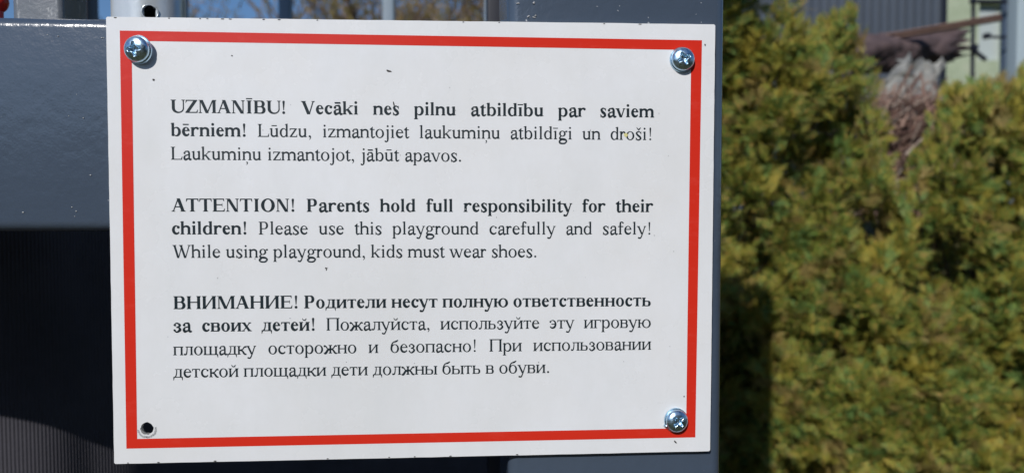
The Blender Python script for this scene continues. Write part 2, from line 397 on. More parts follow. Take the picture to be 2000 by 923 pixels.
def G_t(g, W):
    x = W*.5-g.S*.5-18; S = g.S; g.rect(x, 90, x+S, g.x-2)
    g.poly((x-S*.1-55, g.x-26), (x-S*.1-55, g.x-4), (x+S*.8, g.x+125), (x+S, g.x+125), (x+S, g.x-26))
    g.rect(x-48, g.x-g.H, W-14, g.x)
    g.curve([(x+S*.5, 100), (x+S*.62, 30), (x+S*1.1, 16), (W+4, 70)], [S, S*.72, g.H*1.6, g.H*.8])
def G_u(g, W):
    S, x = g.S, g.x; a = 62; b = W-70-S
    g.stem(a, x*.32, x, f=None, flag=True)
    g.ring(a, -11, b+S*.42, x*.66, S, g.H, g.H, g.H*1.75, 176, 332)
    g.stem(b, 30, x, f=None, flag=True); g.poly((b, 0), (b+S*.3, 0), (b+S+46, 22), (b+S+46, 42), (b+S, 42), (b, 50))
def vee(g, xs, y, wt, wh, lo=0):
    g.diag(xs[1], lo, xs[0], y-8, wt); g.diag(xs[1]+wt*.15, lo, xs[2], y-8, wh)
def G_v(g, W):
    vee(g, (75, W*.52, W-70), g.x, g.S*1.06, g.H*1.15, -12); g.foot(75, g.x, g.S, 42, 42, -1); g.foot(W-72, g.x, g.H, 50, 48, -1)
def G_w(g, W):
    S, H = g.S, g.H*1.1
    vee(g, (68, W*.30, W*.52), g.x, S*1.02, H, -12); vee(g, (W*.46, W*.70, W-70), g.x, S*1.02, H, -12)
    g.foot(68, g.x, S, 42, 42, -1); g.foot(W*.46, g.x, S, 40, 30, -1); g.foot(W-72, g.x, H, 48, 46, -1)
def G_y(g, W):
    S, H, x = g.S, g.H, g.x
    g.diag(W*.54, 8, 72, x-8, S*1.08); g.foot(72, x, S, 40, 42, -1); g.foot(W-70, x, H, 50, 46, -1)
    g.curve([(W-74, x-12), (W*.56, 10), (W*.44, -130), (W*.34, -188), (W*.16, -178)], [H*1.1, H*1.2, H*1.3, H*1.5, H*1.5]); g.ball(W*.17, -172, S*.46)
def G_x(g, W):
    S, H, x = g.S, g.H, g.x
    g.diag(W-95, 8, 92, x-8, S*1.12); g.diag(74, 8, W-84, x-8, H*1.15)
    g.foot(W-95, 0, S, 38, 46); g.foot(92, x, S, 46, 38, -1); g.foot(72, 0, H, 48, 52); g.foot(W-86, x, H, 50, 46, -1)
def G_z(g, W):
    H, x = g.H*1.1, g.x; g.rect(38, x-H, W-38, x); g.rect(30, 0, W-26, H); g.diag(40+g.S*.55, H-8, W-42-g.S*.55, x-H+8, g.S*1.1)
    g.poly((38, x), (38, x-120), (58, x-120), (90, x-H)); g.poly((W-26, 0), (W-22, 130), (W-44, 130), (W-78, H))
def G_o(g, W): g.eye(28, W-28)
# capitals
def cST(g, x, w=None, y1=None, **k): g.stem(x, 0, y1 or g.cap, g.C if w is None else w, **k)
def G_U(g, W):
    C, c = g.C, g.cap; a = 72; b = W-82
    g.rect(a, c*.33, a+C, c); g.foot(a+C/2, c, C, 60, 60, -1); g.rect(b-g.H*.3, c*.35, b+g.H*.8, c); g.foot(b+8, c, g.H, 66, 62, -1)
    g.ring(a, -14, b+g.H*.8, c*.74, C, g.H*1.05, g.H, g.H*1.35, 176, 364)
def G_Z(g, W):
    c, H = g.cap, g.H*1.05; g.rect(55, c-H, W-38, c); g.rect(28, 0, W-28, H); g.diag(36+g.C*.6, H-10, W-46-g.C*.6, c-H+10, g.C*1.22)
    g.poly((55, c), (38, c-165), (60, c-165), (110, c-H)); g.poly((W-28, 0), (W-8, 178), (W-32, 178), (W-90, H))
def G_M(g, W):
    C, c, H = g.C, g.cap, g.H
    cST(g, W-60-C, f=(1.1, 1.1), h=(.2, 1.1)); g.rect(82, 0, 82+H*.95, c); g.foot(82+H/2, 0, H, 62, 66); g.rect(22, c-g.T, 110, c)
    g.diag(W*.485, 0, 82+C*.5, c, C*1.06); g.diag(W*.485, 0, W-60-C+H*.3, c-4, H*1.15)
def G_N(g, W):
    C, c, H = g.C, g.cap, g.H
    g.rect(92, 0, 92+H, c); g.foot(92+H/2, 0, H, 66, 70); g.rect(22, c-g.T, 110, c)
    g.rect(W-92-H, -4, W-92, c); g.foot(W-92-H/2, c, H, 70, 66, -1); g.diag(W-112-C*.28, -8, 96+C*.4, c, C*1.12)
def G_A(g, W):
    C, c, H = g.C, g.cap, g.H
    g.diag(W-88-C*.30, 6, W*.50-C*.08, c+8, C*1.13); g.diag(92, 6, W*.46, c-30, H*1.15)
    g.rect(W*.25, c*.32, W*.68, c*.32+H); g.foot(90, 0, H, 66, 76); g.foot(W-88-C*.30, 0, C, 60, 56)
def G_I(g, W): cST(g, (W-g.C)/2, f=(1.3, 1.3), h=(1.3, 1.3))
def G_B(g, W, two=True):
    C, c, H = g.C, g.cap, g.H; x = 76
    cST(g, x, f=(1.3, 0), h=(1.3, 0))
    t, b, m = c, 0, c*.49
    if not two: m = c*.42
    r = W-58-(14 if two else 0)
    g.rect(x+C, c-H, r-130, c); g.rect(x+C, m, r-120, m+H)
    g.ring(r-330, m, r, c, 30, C*.98, H, H, -90, 90)
    if two:
        g.rect(x+C, 0, r-110, H); g.ring(r-330, 0, W-34, m+H, 30, C*1.0, H, H, -90, 90)
    else: g.foot(x+C/2, 0, C, g.o*1.3, g.o*1.5)
def G_P(g, W): G_B(g, W, False)
def G_V(g, W): 
    vee(g, (112, W*.53, W-108), g.cap, g.C*1.12, g.H*1.15, -12); g.foot(112, g.cap, g.C, 54, 54, -1); g.foot(W-106, g.cap, g.H, 66, 60, -1)
def G_W(g, W):
    C, c, H = g.C, g.cap, g.H*1.1
    vee(g, (105, W*.31, W*.52), c, C*1.05, H, -12); vee(g, (W*.455, W*.68, W-88), c, C*1.05, H, -12)
    g.foot(105, c, C, 50, 48, -1); g.foot(W*.46, c, C, 46, 40, -1); g.foot(W-88, c, H, 62, 56, -1)
def G_L(g, W):
    C, c, H = g.C, g.cap, g.H; cST(g, 80, f=(1.3, 0), h=(1.3, 1.3)); g.rect(80+C, 0, W-30, H); g.poly((W-30, 0), (W-8, 170), (W-32, 170), (W-86, H))
def G_T(g, W):
    C, c, H = g.C, g.cap, g.H; cST(g, (W-C)/2, f=(1.5, 1.5), h=None); g.rect(26, c-H, W-26, c)
    g.poly((26, c), (16, c-165), (38, c-165), (92, c-H)); g.poly((W-26, c), (W-16, c-165), (W-38, c-165), (W-92, c-H))
def G_E(g, W):
    C, c, H = g.C, g.cap, g.H; cST(g, 74, f=(1.3, 0), h=(1.3, 0)); g.rect(74+C, 0, W-42, H); g.rect(74+C, c-H, W-62, c); g.rect(74+C, c*.49, W-150, c*.49+H)
    g.poly((W-42, 0), (W-22, 165), (W-46, 165), (W-100, H)); g.poly((W-62, c), (W-56, c-140), (W-78, c-140), (W-120, c-H)); g.rect(W-172, c*.38, W-148, c*.64)
def G_O(g, W): g.ring(34, -16, W-34, g.cap+16, g.C*1.12, g.C*1.12, g.H)
def G_Ya(g, W): pass
# cyrillic
def two(g, W, a=52, H2=True):
    g.stem(a, 0, g.x); g.stem(W-a-g.S, 0, g.x)
def G_ve(g, W):
    S, x, H = g.S, g.x, g.H*.95; g.stem(50, 0, x, f=(1, 0), h=(1, 0)); m = x*.50; r = W-46
    g.rect(50+S, x-H, r-90, x); g.rect(50+S, m, r-80, m+H); g.rect(50+S, 0, r-80, H)
    g.ring(r-210, m, r, x, 40, S*.98, H, H, -90, 90); g.ring(r-210, 0, r+18, m+H, 40, S*1.02, H, H, -90, 90)
def G_en(g, W): two(g, W); g.rect(52, g.x*.5-g.H*.1, W-52, g.x*.5+g.H*.95)
def G_pe(g, W): two(g, W); g.rect(52, g.x-g.H*1.05, W-52, g.x)
def G_ii(g, W): two(g, W); g.diag(52+g.S*.8, g.x*.10, W-52-g.S*.8, g.x*.90, g.H*1.35)
def G_iik(g, W): G_ii(g, W); g.breve(W/2)
def G_te(g, W):
    x, H = g.x, g.H; g.stem((W-g.S)/2, 0, x, h=None); g.rect(22, x-H, W-22, x)
    g.poly((22, x), (14, x-125), (36, x-125), (74, x-H)); g.poly((W-22, x), (W-14, x-125), (W-36, x-125), (W-74, x-H))
def G_el(g, W):
    S, x, H = g.S, g.x, g.H; g.stem(W-50-S, 0, x); g.rect(W*.24, x-H, W-50, x); g.rect(W*.20, x-g.T, W*.3, x)
    g.curve([(W*.36, x-10), (W*.35, x*.55), (W*.28, x*.14), (W*.14, 30)], [H*1.1, H*1.1, H*1.3, H*1.6]); g.ball(W*.12, 42, S*.5)
def G_de(g, W):
    S, x, H = g.S, g.x, g.H; r = W-70-S; g.rect(r, H, r+S, x); g.rect(W*.22, x-H*.8, r+S+40, x); g.rect(14, 0, W-12, H)
    g.poly((14, 0), (14, -140), (36, -140), (84, 0)); g.poly((W-12, 0), (W-12, -140), (W-34, -140), (W-82, 0))
    g.curve([(W*.37, x-10), (W*.37, x*.6), (W*.30, x*.24), (W*.17, H*.6)], [H*1.1, H*1.1, H*1.1, H*1.1])
def G_ze(g, W):
    S, x, H = g.S, g.x, g.H
    g.curve([(60, x*.80), (W*.34, x*.955), (W*.55, x*.95), (W-66-S*.3, x*.76), (W*.62, x*.57), (W*.38, x*.52)], [H, H*1.1, H*1.4, S*.95, H*1.4, H])
    g.curve([(W*.38, x*.52), (W*.66, x*.49), (W-36-S*.45, x*.27), (W*.56, x*.04), (W*.32, x*.03), (44, x*.22)], [H, H*1.4, S*1.02, H*1.5, H*1.2, H])
    g.ball(52+S*.3, x*.78, S*.42); g.ball(42+S*.3, x*.2, S*.40)
def G_soft(g, W, x0=50):
    S, x, H = g.S, g.x, g.H*.95; g.stem(x0, 0, x, f=(1, 0)); m = x*.52; r = W-34
    g.rect(x0+S, m, r-90, m+H); g.rect(x0+S, 0, r-90, H); g.ring(r-220, 0, r, m+H, 40, S*1.02, H, H, -90, 90)
def G_yy(g, W): G_soft(g, W-g.S-82, 46); g.stem(W-46-g.S, 0, g.x)
def G_yu(g, W):
    g.stem(46, 0, g.x); x0 = 46+g.S+ (68 if g.b else 92); g.rect(46+g.S, g.x*.48, x0+20, g.x*.48+g.H); g.eye(x0, W-28)
def G_be(g, W):
    S, H, x = g.S, g.H, g.x; g.eye(30, W-30, -11, x+4)
    g.curve([(30+S*.45, x*.48), (60+S*.35, x*.92), (W*.34, x*1.22), (W*.62, x*1.34), (W-78, x*1.50)], [S*.9, S*.7, S*.55, H*1.6, H*.8])
def kha_side(g, xm, xe, sgn, W):
    S, H, x = g.S, g.H, g.x
    g.curve([(xm, x*.51), (xm+(xe-xm)*.45, x*.60), (xm+(xe-xm)*.72, x*.86), (xe-sgn*14, x*.93)], [H*1.1, H*1.2, H*1.4, H*1.6]); g.ball(xe-sgn*24, x*.88, S*.46)
    g.curve([(xm, x*.51), (xm+(xe-xm)*.40, x*.44), (xm+(xe-xm)*.72, x*.10), (xe, 14)], [H*1.2, S*.9, S*1.0, H*1.3]); g.rect(min(xe-sgn*40, xe+sgn*16), 0, max(xe-sgn*40, xe+sgn*16), g.T)
def G_zhe(g, W):
    g.stem((W-g.S)/2, 0, g.x); kha_side(g, W/2, W-20, 1, W); kha_side(g, W/2, 20, -1, W)
def G_ka(g, W): g.stem(50, 0, g.x); kha_side(g, 50+g.S*.8, W-14, 1, W)
def G_ge(g, W):
    x, H = g.x, g.H; g.stem(50, 0, x, h=(1, 0)); g.rect(50, x-H, W-22, x); g.poly((W-22, x), (W-14, x-135), (W-36, x-135), (W-76, x-H))
def G_shcha(g, W):
    S = g.S; a = 48; e = W-74-S; m = (a+e)/2
    for q in (a, m, e): g.stem(q, 0, g.x)
    g.rect(a, 0, W-14, g.H*.95); g.poly((W-14, 0), (W-14, -135), (W-36, -135), (W-80, 0))
def G_ee(g, W):
    G_c(g, W, True); g.rect(W*.30, g.x*.48, W-40, g.x*.48+g.H*.95)
def G_excl(g, W):
    r = 76 if g.b else 54; g.ball(W/2, r*.82, r, 12); t = 62 if g.b else 46
    g.poly((W/2-t, g.cap-40), (W/2-t*.6, g.cap+6), (W/2+t*.6, g.cap+6), (W/2+t, g.cap-40), (W/2+18, g.cap*.27), (W/2-18, g.cap*.27))
def G_comma(g, W):
    g.ball(W/2-8, 48, 58); g.curve([(W/2+26, 50), (W/2+34, -30), (W/2-30, -128)], [56, 44, 18])
def G_dotp(g, W): g.ball(W/2, 48, 58, 12)
def lay(f, top=0):
    return f
def mac(f): 
    return lambda g, W: (f(g, W), g.macron(W/2))
def G_nced(g, W): G_n(g, W); g.ball(W/2, -108, 36); g.curve([(W/2+18, -108), (W/2+18, -165), (W/2-34, -232)], [40, 32, 14])
def G_n(g, W): g.nlike([48, W-48-g.S], W)
def G_m(g, W): m = (W-g.S)/2; g.nlike([44, m, W-44-g.S], W)
def G_shv(g, W):
    G_s(g, W); y = g.x+70; g.curve([(W/2-108, y+150), (W/2, y+20)], [26, 50]); g.curve([(W/2+108, y+150), (W/2, y+20)], [26, 50])
def G_CN(g, W):
    C, c = g.C, g.cap
    cST(g, 66, f=(1, 1), h=(1, 1)); cST(g, W-66-C, f=(1, 1), h=(1, 1))
def G_cN(g, W): G_CN(g, W); g.rect(70, g.cap*.48, W-70, g.cap*.48+g.H)
def G_cI(g, W): G_CN(g, W); g.diag(66+g.C*.85, g.cap*.09, W-66-g.C*.85, g.cap*.91, g.H*1.35)
def G_cP(g, W): G_CN(g, W); g.rect(70, g.cap-g.H*1.05, W-70, g.cap)
def G_Imac(g, W): G_I(g, W); g.macron(W/2, g.cap+64, 158)

#      glyph: (builder, regular advance, bold advance)
FONT = {'U': (G_U, 722, 722), 'Z': (G_Z, 611, 667), 'M': (G_M, 889, 944), 'A': (G_A, 722, 722), 'N': (G_N, 722, 722), 'Ī': (G_Imac, 333, 389),
 'I': (G_I, 333, 389), 'B': (G_B, 667, 667), 'V': (G_V, 722, 722), 'W': (G_W, 944, 1000), 'L': (G_L, 611, 667), 'T': (G_T, 611, 667), 'E': (G_E, 611, 667),
 'O': (G_O, 722, 778), 'P': (G_P, 556, 611), 'a': (G_a, 444, 500), 'b': (G_b, 500, 556), 'c': (G_c, 444, 444), 'd': (G_d, 500, 556), 'e': (G_e, 444, 444),
 'f': (G_f, 333, 333), 'g': (G_g, 500, 500), 'h': (G_h, 500, 556), 'i': (G_i, 278, 278), 'j': (G_j, 278, 333), 'k': (G_k, 500, 556), 'l': (G_l, 278, 278),
 'm': (G_m, 778, 833), 'n': (G_n, 500, 556), 'o': (G_o, 500, 500), 'p': (G_p, 500, 556), 'r': (G_r, 333, 444), 's': (G_s, 389, 389), 't': (G_t, 278, 333),
 'u': (G_u, 500, 556), 'v': (G_v, 500, 500), 'w': (G_w, 722, 722), 'x': (G_x, 500, 500), 'y': (G_y, 500, 500), 'z': (G_z, 444, 444),
 'ā': (mac(G_a), 444, 500), 'ē': (mac(G_e), 444, 444), 'ū': (mac(G_u), 500, 556), 'ī': (lambda g, W: (G_i(g, W, False), g.macron(W/2)), 278, 278),
 'ņ': (G_nced, 500, 556), 'š': (G_shv, 389, 389), '!': (G_excl, 333, 333), ',': (G_comma, 250, 250), '.': (G_dotp, 250, 250), ' ': (None, 250, 250)}
for cy, la in zip('ВАЕМРаеорсух', 'BAEMPaeopcyx'): FONT[cy] = FONT[la]
FONT.update({'Н': (G_cN, 722, 778), 'И': (G_cI, 722, 778), 'П': (G_cP, 722, 778), 'в': (G_ve, 472, 529), 'н': (G_en, 535, 579), 'п': (G_pe, 535, 576),
 'и': (G_ii, 535, 576), 'й': (G_iik, 535, 576), 'т': (G_te, 437, 485), 'л': (G_el, 499, 556), 'д': (G_de, 509, 558), 'з': (G_ze, 395, 447),
 'ь': (G_soft, 463, 523), 'ы': (G_yy, 664, 730), 'ю': (G_yu, 747, 804), 'б': (G_be, 509, 520), 'ж': (G_zhe, 692, 760), 'к': (G_ka, 486, 560),
 'г': (G_ge, 410, 450), 'щ': (G_shcha, 770, 860), 'э': (G_ee, 430, 450)})

B_, R_ = True, False
LINES = [  # (x, y) of the line's start and end on the sign in mm, runs of (text, bold), justified?
 ((-118.8, -62.4, 117.9, -61.6), [('UZMANĪBU! Vecāki nes pilnu atbildību par saviem', B_)]),
 ((-119.0, -51.2, 117.5, -50.3), [('bērniem!', B_), (' Lūdzu, izmantojiet laukumiņu atbildīgi un droši!', R_)]),
 ((-119.15, -39.85, 21.8, -39.3), [('Laukumiņu izmantojot, jābūt apavos.', R_)]),
 ((-119.1, -14.8, 117.7, -14.25), [('ATTENTION! Parents hold full responsibility for their', B_)]),
 ((-119.3, -3.7, 117.3, -3.0), [('children!', B_), (' Please use this playground carefully and safely!', R_)]),
 ((-119.0, 7.65, 59.2, 8.25), [('While using playground, kids must wear shoes.', R_)]),
 ((-119.15, 32.65, 116.95, 33.2), [('ВНИМАНИЕ! Родители несут полную ответственность', B_)]),
 ((-119.3, 43.8, 117.0, 44.1), [('за своих детей!', B_), (' Пожалуйста, используйте эту игровую', R_)]),
 ((-119.5, 55.25, 117.1, 55.3), [('площадку осторожно и безопасно! При использовании', R_)]),
 ((-119.7, 66.25, 65.7, 66.4), [('детской площадки дети должны быть в обуви.', R_)])]
EM = 9.41
_gl = {}
def glyph_polys(ch, bold):
    if (ch, bold) not in _gl:
        f, wr, wb = FONT[ch]; W = wb if bold else wr
        g = Glyph(bold, W)
        if f: f(g, W)
        _gl[ch, bold] = (g.P, W)
    return _gl[ch, bold]
def line_polys(line):
    (x0, y0, x1, y1), runs = line
    chars = [(c, b) for t, b in runs for c in t]
    nat = sum(glyph_polys(c, b)[1] for c, b in chars if c != ' ')*EM/1000
    ns = sum(c == ' ' for c, b in chars)
    L = x1-x0; sp = (L-nat)/ns; out = []; x = 0.
    for c, b in chars:
        P, W = glyph_polys(c, b)
        if c == ' ': x += sp; continue
        for k, p in enumerate(P):
            out.append(([(x0+x+px*EM/1000, y0+(y1-y0)*(x/L)-py*EM/1000) for px, py in p], k))
        x += W*EM/1000
    return out, sp/EM

for ln in LINES:
    polys, _ = line_polys(ln); b = MB()
    for p, k in polys: b.add([(x*.001, -.00003-k*.000004, -y*.001) for x, y in p], [tuple(range(len(p)))])
    o = b.build('text_line', M['ink'], sgn)
    bm = bmesh.new(); bm.from_mesh(o.data)
    for f in bm.faces:
        f.normal_update()
        if f.normal.y > 0: f.normal_flip()
    bm.to_mesh(o.data); bm.free()
# specks and scratches
b = MB(); c_ = MB()
def blot(b, u, v, rx, rz, ang=0, y=-.00016, n=9):
    x, z = pl(u, v); V = []
    for i in range(n):
        q = 2*PI*i/n; k = rr.uniform(.65, 1.15); p, r_ = rx*k*math.cos(q), rz*k*math.sin(q)
        V.append((x+p*math.cos(ang)-r_*math.sin(ang), y, z+p*math.sin(ang)+r_*math.cos(ang)))
    b.add(V, [tuple(reversed(range(n)))])
for a in ((759, 139, .0014, .00055, -.25), (300, 156, .0006, .0005, 0), (1319, 862, .0010, .0004, -.8), (1336, 773, .0004, .0005, 0), (1377, 88, .0004, .0006, .3), (769, 203, .0004, .0014, .25), (453, 109, .0005, .0004, 0), (638, 525, .0003, .0011, -.35), (636, 523, .0003, .0006, -.3)): blot(b, *a)
for u in (225, 330, 391, 405, 435, 450, 515, 545, 620, 905, 975, 1180, 1250):   # nicks along the top and bottom edges
    blot(b, u, 34.6+(u-207)*15/1190, rr.uniform(.0004, .001), .00022, 0)
for u in (250, 310, 420, 640, 760, 810, 880, 1010): blot(b, u, 903.4-(u-223)*25/1164, rr.uniform(.0004, .0011), .00025, 0)
o = b.build('dirt_specks', M['dirt'], sgn); o['kind'] = 'stuff'
for _ in range(24): blot(c_, rr.uniform(270, 1330), rr.uniform(110, 830), rr.uniform(.00015, .0004), rr.uniform(.0002, .0005), 0, -.00017)
for k in range(16):                                       # chipped ring round the empty hole
    q = -2.9+k*.2; x, z = hx+.0042*math.cos(q), hz+.0042*math.sin(q)
    V = [(x+rr.uniform(.0002, .0009)*math.cos(2*PI*i/6), -.00018, z+rr.uniform(.0002, .0008)*math.sin(2*PI*i/6)) for i in range(6)]; (b if 0 else c_).add(V, [tuple(reversed(range(6)))])
M['yel'] = mat('yellow_stain', (.62, .58, .25), .6); y_ = MB(); blot(y_, 1222, 263, .0011, .0012, 0, -.00012); y_.build('yellow_stain', M['yel'], sgn)
M['scuff2'] = mat('pale_scuff', (.40, .41, .42), .6)
o = c_.build('scuff_marks', M['scuff2'], sgn); o['kind'] = 'stuff'
# a chipped rim inside the hole
b = MB(); pts = [(hx+.0030*math.cos(q), .0008, hz+.0030*math.sin(q)) for q in [PI*1.05+i*.16 for i in range(11)]]
b.tube(pts, [.0003+.0005*math.sin(i*PI/10) for i in range(11)], 6).build('chipped_rim', M['scuff'], sgn, smooth=True)

def screw(u, v, R_, lift, tilt, turn, label):
    """pan head with a cross recess, as a turned and stamped head"""
    x, z = pl(u, v); n, k = 72, 30; V = []; Fc = []
    def h(px, py):
        r = math.hypot(px, py)/R_
        z0 = R_*.52*math.sqrt(max(0, 1-(r*.985)**2.3))+.0003
        ca, sa = math.cos(turn), math.sin(turn); a, c = abs(px*ca+py*sa)/R_, abs(-px*sa+py*ca)/R_
        def arm(l, w_):
            e = max(0, 1-(l/.56)**4); ww = .17-.06*l/.56
            return e*min(1, max(0, (ww-w_)/.055)) if l < .56 else 0
        dd = max(arm(a, c), arm(c, a)); core = max(0, 1-(r/.27)**2)
        return z0-R_*.42*max(dd*(.55+.45*(1-r)), min(1, core*2)*.9)
    V.append((0, -h(0, 0), 0))
    for i in range(1, k+1):
        r = R_*i/k
        for j in range(n): q = 2*PI*j/n; V.append((r*math.cos(q), -h(r*math.cos(q), r*math.sin(q)), r*math.sin(q)))
    for j in range(n): q = 2*PI*j/n; V.append((R_*.97*math.cos(q), .0009, R_*.97*math.sin(q)))
    for j in range(n): Fc.append((0, 1+j, 1+(j+1) % n))
    for i in range(k): Fc += [(1+i*n+j, 1+(i+1)*n+j, 1+(i+1)*n+(j+1) % n, 1+i*n+(j+1) % n) for j in range(n)]
    root = empty('screw', (x, 0, z)); root.parent = sgn; root['label'] = label
    b = MB(); b.V = V; b.F = Fc; hd = b.build('screw_head', M['zinc']); smooth_by_angle(hd, 75)
    fl = MB().tube([(0, .0004, 0), (0, .0011, 0), (0, .0013, 0)], [R_*1.06, R_*1.10, R_*1.0], 48).build('flange', M['zinc']); smooth_by_angle(fl, 30)
    sh = MB().tube([(0, .001, 0), (0, .02, 0)], R_*.42, 20).build('shank', M['zinc']); smooth_by_angle(sh, 30)
    T = Matrix.Translation((0, -.0014-lift, 0)) @ Euler((tilt[0], 0, tilt[1])).to_matrix().to_4x4()
    for o in (hd, fl, sh): o.data.transform(T); o.parent = root
screw(273, 99, .0062, .0013, (.10, -.16), .12, 'blue plated screw standing proud and tilted at the upper left corner')
screw(1332, 117, .0058, 0, (.0, .0), .45, 'blue plated screw seated flat at the upper right corner')
screw(1320, 819, .0057, 0, (-.05, .07), .75, 'blue plated screw at the lower right corner with a rough burr')
x, z = pl(1297, 829); b = MB(); b.tube([(x, -.0002, z), (x+.0012, -.0012, z-.0004), (x+.0022, -.0006, z-.0010)], [.0007, .0009, .0004], 7).build('burr', M['zinc'], sgn, smooth=True)

# ================================================================ BEHIND THE BEAM, UPPER LEFT
# round pale pipe standing behind the beam, with a drilled hole
pc0, pc1 = at(218, 15, .05), at(358, 15, .05); pr = (pc1.x-pc0.x)/2*.985; pcx = (pc0.x+pc1.x)/2; pcy = .052
pipe = tag(empty('pipe', (pcx, pcy, .1085)), 'pale galvanised round pipe with a drilled hole on the beam, above the upper left screw', 'pipe')
hp = at(290, 23, .033); nn = 96; zz = [.1086]+[max(.1088, hp.z-.0062+.0009*i)+i*1e-5 for i in range(15)]+[.16, .5, 1.0]; ha = math.atan2(-(math.sqrt(max(0, pr**2-(hp.x-pcx)**2))), hp.x-pcx)
V = []; Fc = []
for z in zz:
    for j in range(nn): q = ha+PI/nn+2*PI*j/nn; V.append((pcx+pr*math.cos(q), pcy+pr*math.sin(q), z))
for i in range(len(zz)-1):
    for j in range(nn):
        q = ha+PI/nn+2*PI*(j+.5)/nn; dq = (q-ha+PI) % (2*PI)-PI
        if math.hypot(dq*pr, (zz[i]+zz[i+1])/2-hp.z) < .0036: continue
        Fc.append((i*nn+j, i*nn+(j+1) % nn, (i+1)*nn+(j+1) % nn, (i+1)*nn+j))
o = drop(mesh('pipe_wall', V, Fc, M['galv'], None, True), pipe); md = o.modifiers.new('wall', 'SOLIDIFY'); md.thickness = .0022; md.offset = -1
b = MB(); ring = []
for i in range(25):
    q = 2*PI*i/24; dx = .0039*math.cos(q); a = ha+dx/pr
    ring.append((pcx+(pr+.0003)*math.cos(a), pcy+(pr+.0003)*math.sin(a), hp.z+.0039*math.sin(q)))
b.tube(ring, [.0003+rr.uniform(0, .0004) for _ in ring], 6).build('hole_rim', M['galv'], pipe, smooth=True)
drop(MB().tube([(pcx, pcy, 1.0), (pcx, pcy, 1.004)], pr, 32).build('cap', M['galv']), pipe)

def post_px(name, u0, u1, y, mt, label, cat, ztop=1.1, depth=None, r=.003, group=None, z0=GZ):
    a, c = at(u0, 10, y), at(u1, 10, y); w_ = c.x-a.x; dp = depth or w_
    e = tag(empty(name, (a.x+w_/2, y+dp/2, z0)), label, cat, group)
    rbox_bar('tube', (a.x, y, z0), (a.x, y, ztop), (1, 0, 0), (0, 1, 0), w_, dp, r, e, mt)
    MB().prism(rrect(w_-.004, dp-.004, .002, 3), (a.x+.002, y+.002, ztop), (a.x+.002, y+.002, ztop+.003), (1, 0, 0), (0, 1, 0)).build('cap', M['powder2'], e)
    return e
g1 = post_px('grey_post', 22, 121, .062, M['powder2'], 'broad grey post with pale scratches standing on the beam beside the red ball', 'post', depth=.03, z0=.1086)
m = M['powder2']; src = BS(m).inputs['Base Color'].links[0].from_socket      # pale scratches down its face
base(m, mix(m, ramp(m, noise(m, 120, 6, .7, sc=(1.6, 1, .35)), [(.60, g3(0)), (.68, g3(.9))]), src, (.42, .44, .45)))
post_px('shade_dark_post', 121, 171, .85, M['navy'], 'narrow post with its shade painted black between the grey post and the blue sky', 'post')  # a fence bar in shade, the shade put into its near-black colour
post_px('shade_navy_post', 950, 990, .42, M['navy'], 'narrow post with its shade painted navy just left of the sign post', 'post')  # another shaded bar, darkened by its colour alone
# red ball cap at the frame's corner
rb = at(-9, 5, .088); b = MB(); R0 = (at(15, 5, .088).x-rb.x); rb.z = at(-7, 27, .088).z+R0
b.tube([(rb.x, .088, rb.z+R0*math.cos(PI*(1-i/14))) for i in range(15)], [max(.0002, R0*math.sin(PI*(1-i/14))) for i in range(15)], 24)
k = empty('ball_cap', (rb.x, .088, rb.z-R0)); tag(k, 'small red plastic ball cap at the top left edge of the picture', 'cap')
b.build('ball', M['redplastic'], k, smooth=True); MB().tube([(rb.x, .088, .10), (rb.x, .088, rb.z-R0*.7)], .004, 12).build('pin', M['redplastic'], k)
# picket fence far side of the playground
fy = 1.35; pa = [at(u, 10, fy).x for u in (555, 758)]; sp = pa[1]-pa[0]
fen = tag(empty('picket_fence', (pa[0], fy, GZ)), 'faded blue grey metal fence with widely spaced upright bars behind the sign', 'fence')
for i in range(-7, 3):
    x = pa[0]+i*sp
    rbox_bar('upright_bar', (x-.0135, fy, GZ), (x-.0135, fy, .75), (1, 0, 0), (0, 1, 0), .027, .027, .004, fen, M['picket'])
for z in (-.9, -.1): MB().box(pa[0]-7.2*sp, fy+.028, z, pa[0]+2.2*sp, fy+.05, z+.035).build('rail', M['picket'], fen)

# ================================================================ RIGHT BACKGROUND
# corrugated slate metal fence
m = M['corr'] = mat('slate_corrugated_metal', (.085, .105, .135), .45, .2); base(m, ramp(m, noise(m, 2, 5, .6), [(.3, (.075, .092, .12)), (.7, (.10, .12, .15))]))
m = M['mint'] = mat('mint_render', (.42, .58, .40), .85, spec=.2); base(m, ramp(m, noise(m, 4, 7, .7), [(.3, (.27, .33, .22)), (.55, (.37, .43, .31)), (.75, (.47, .45, .36))])); nrm(m, bump(m, noise(m, 80, 4), .3, .004))
M['cream'] = mat('cream_paint', (.55, .52, .44), .6); M['paneg'] = mat('window_glass', (.42, .47, .46), .12, spec=.6)
m = M['rust'] = mat('rusty_brown_metal', (.13, .07, .055), .7); base(m, ramp(m, noise(m, 9, 8, .7), [(.3, (.13, .08, .065)), (.55, (.27, .17, .135)), (.75, (.40, .25, .18))]))
m = M['roll'] = mat('brown_bitumen_felt', (.075, .05, .055), .8); base(m, ramp(m, noise(m, 7, 7, .7), [(.3, (.055, .038, .042)), (.7, (.12, .082, .08))])); nrm(m, bump(m, noise(m, 90, 5), .4, .004))
m = M['film'] = mat('grey_weathered_sheet', (.33, .33, .31), .6); base(m, ramp(m, noise(m, 12, 8, .7), [(.3, (.15, .155, .145)), (.55, (.27, .27, .25)), (.75, (.42, .41, .36))]))
m = M['twig'] = mat('red_brown_twig', (.16, .085, .06), .8)
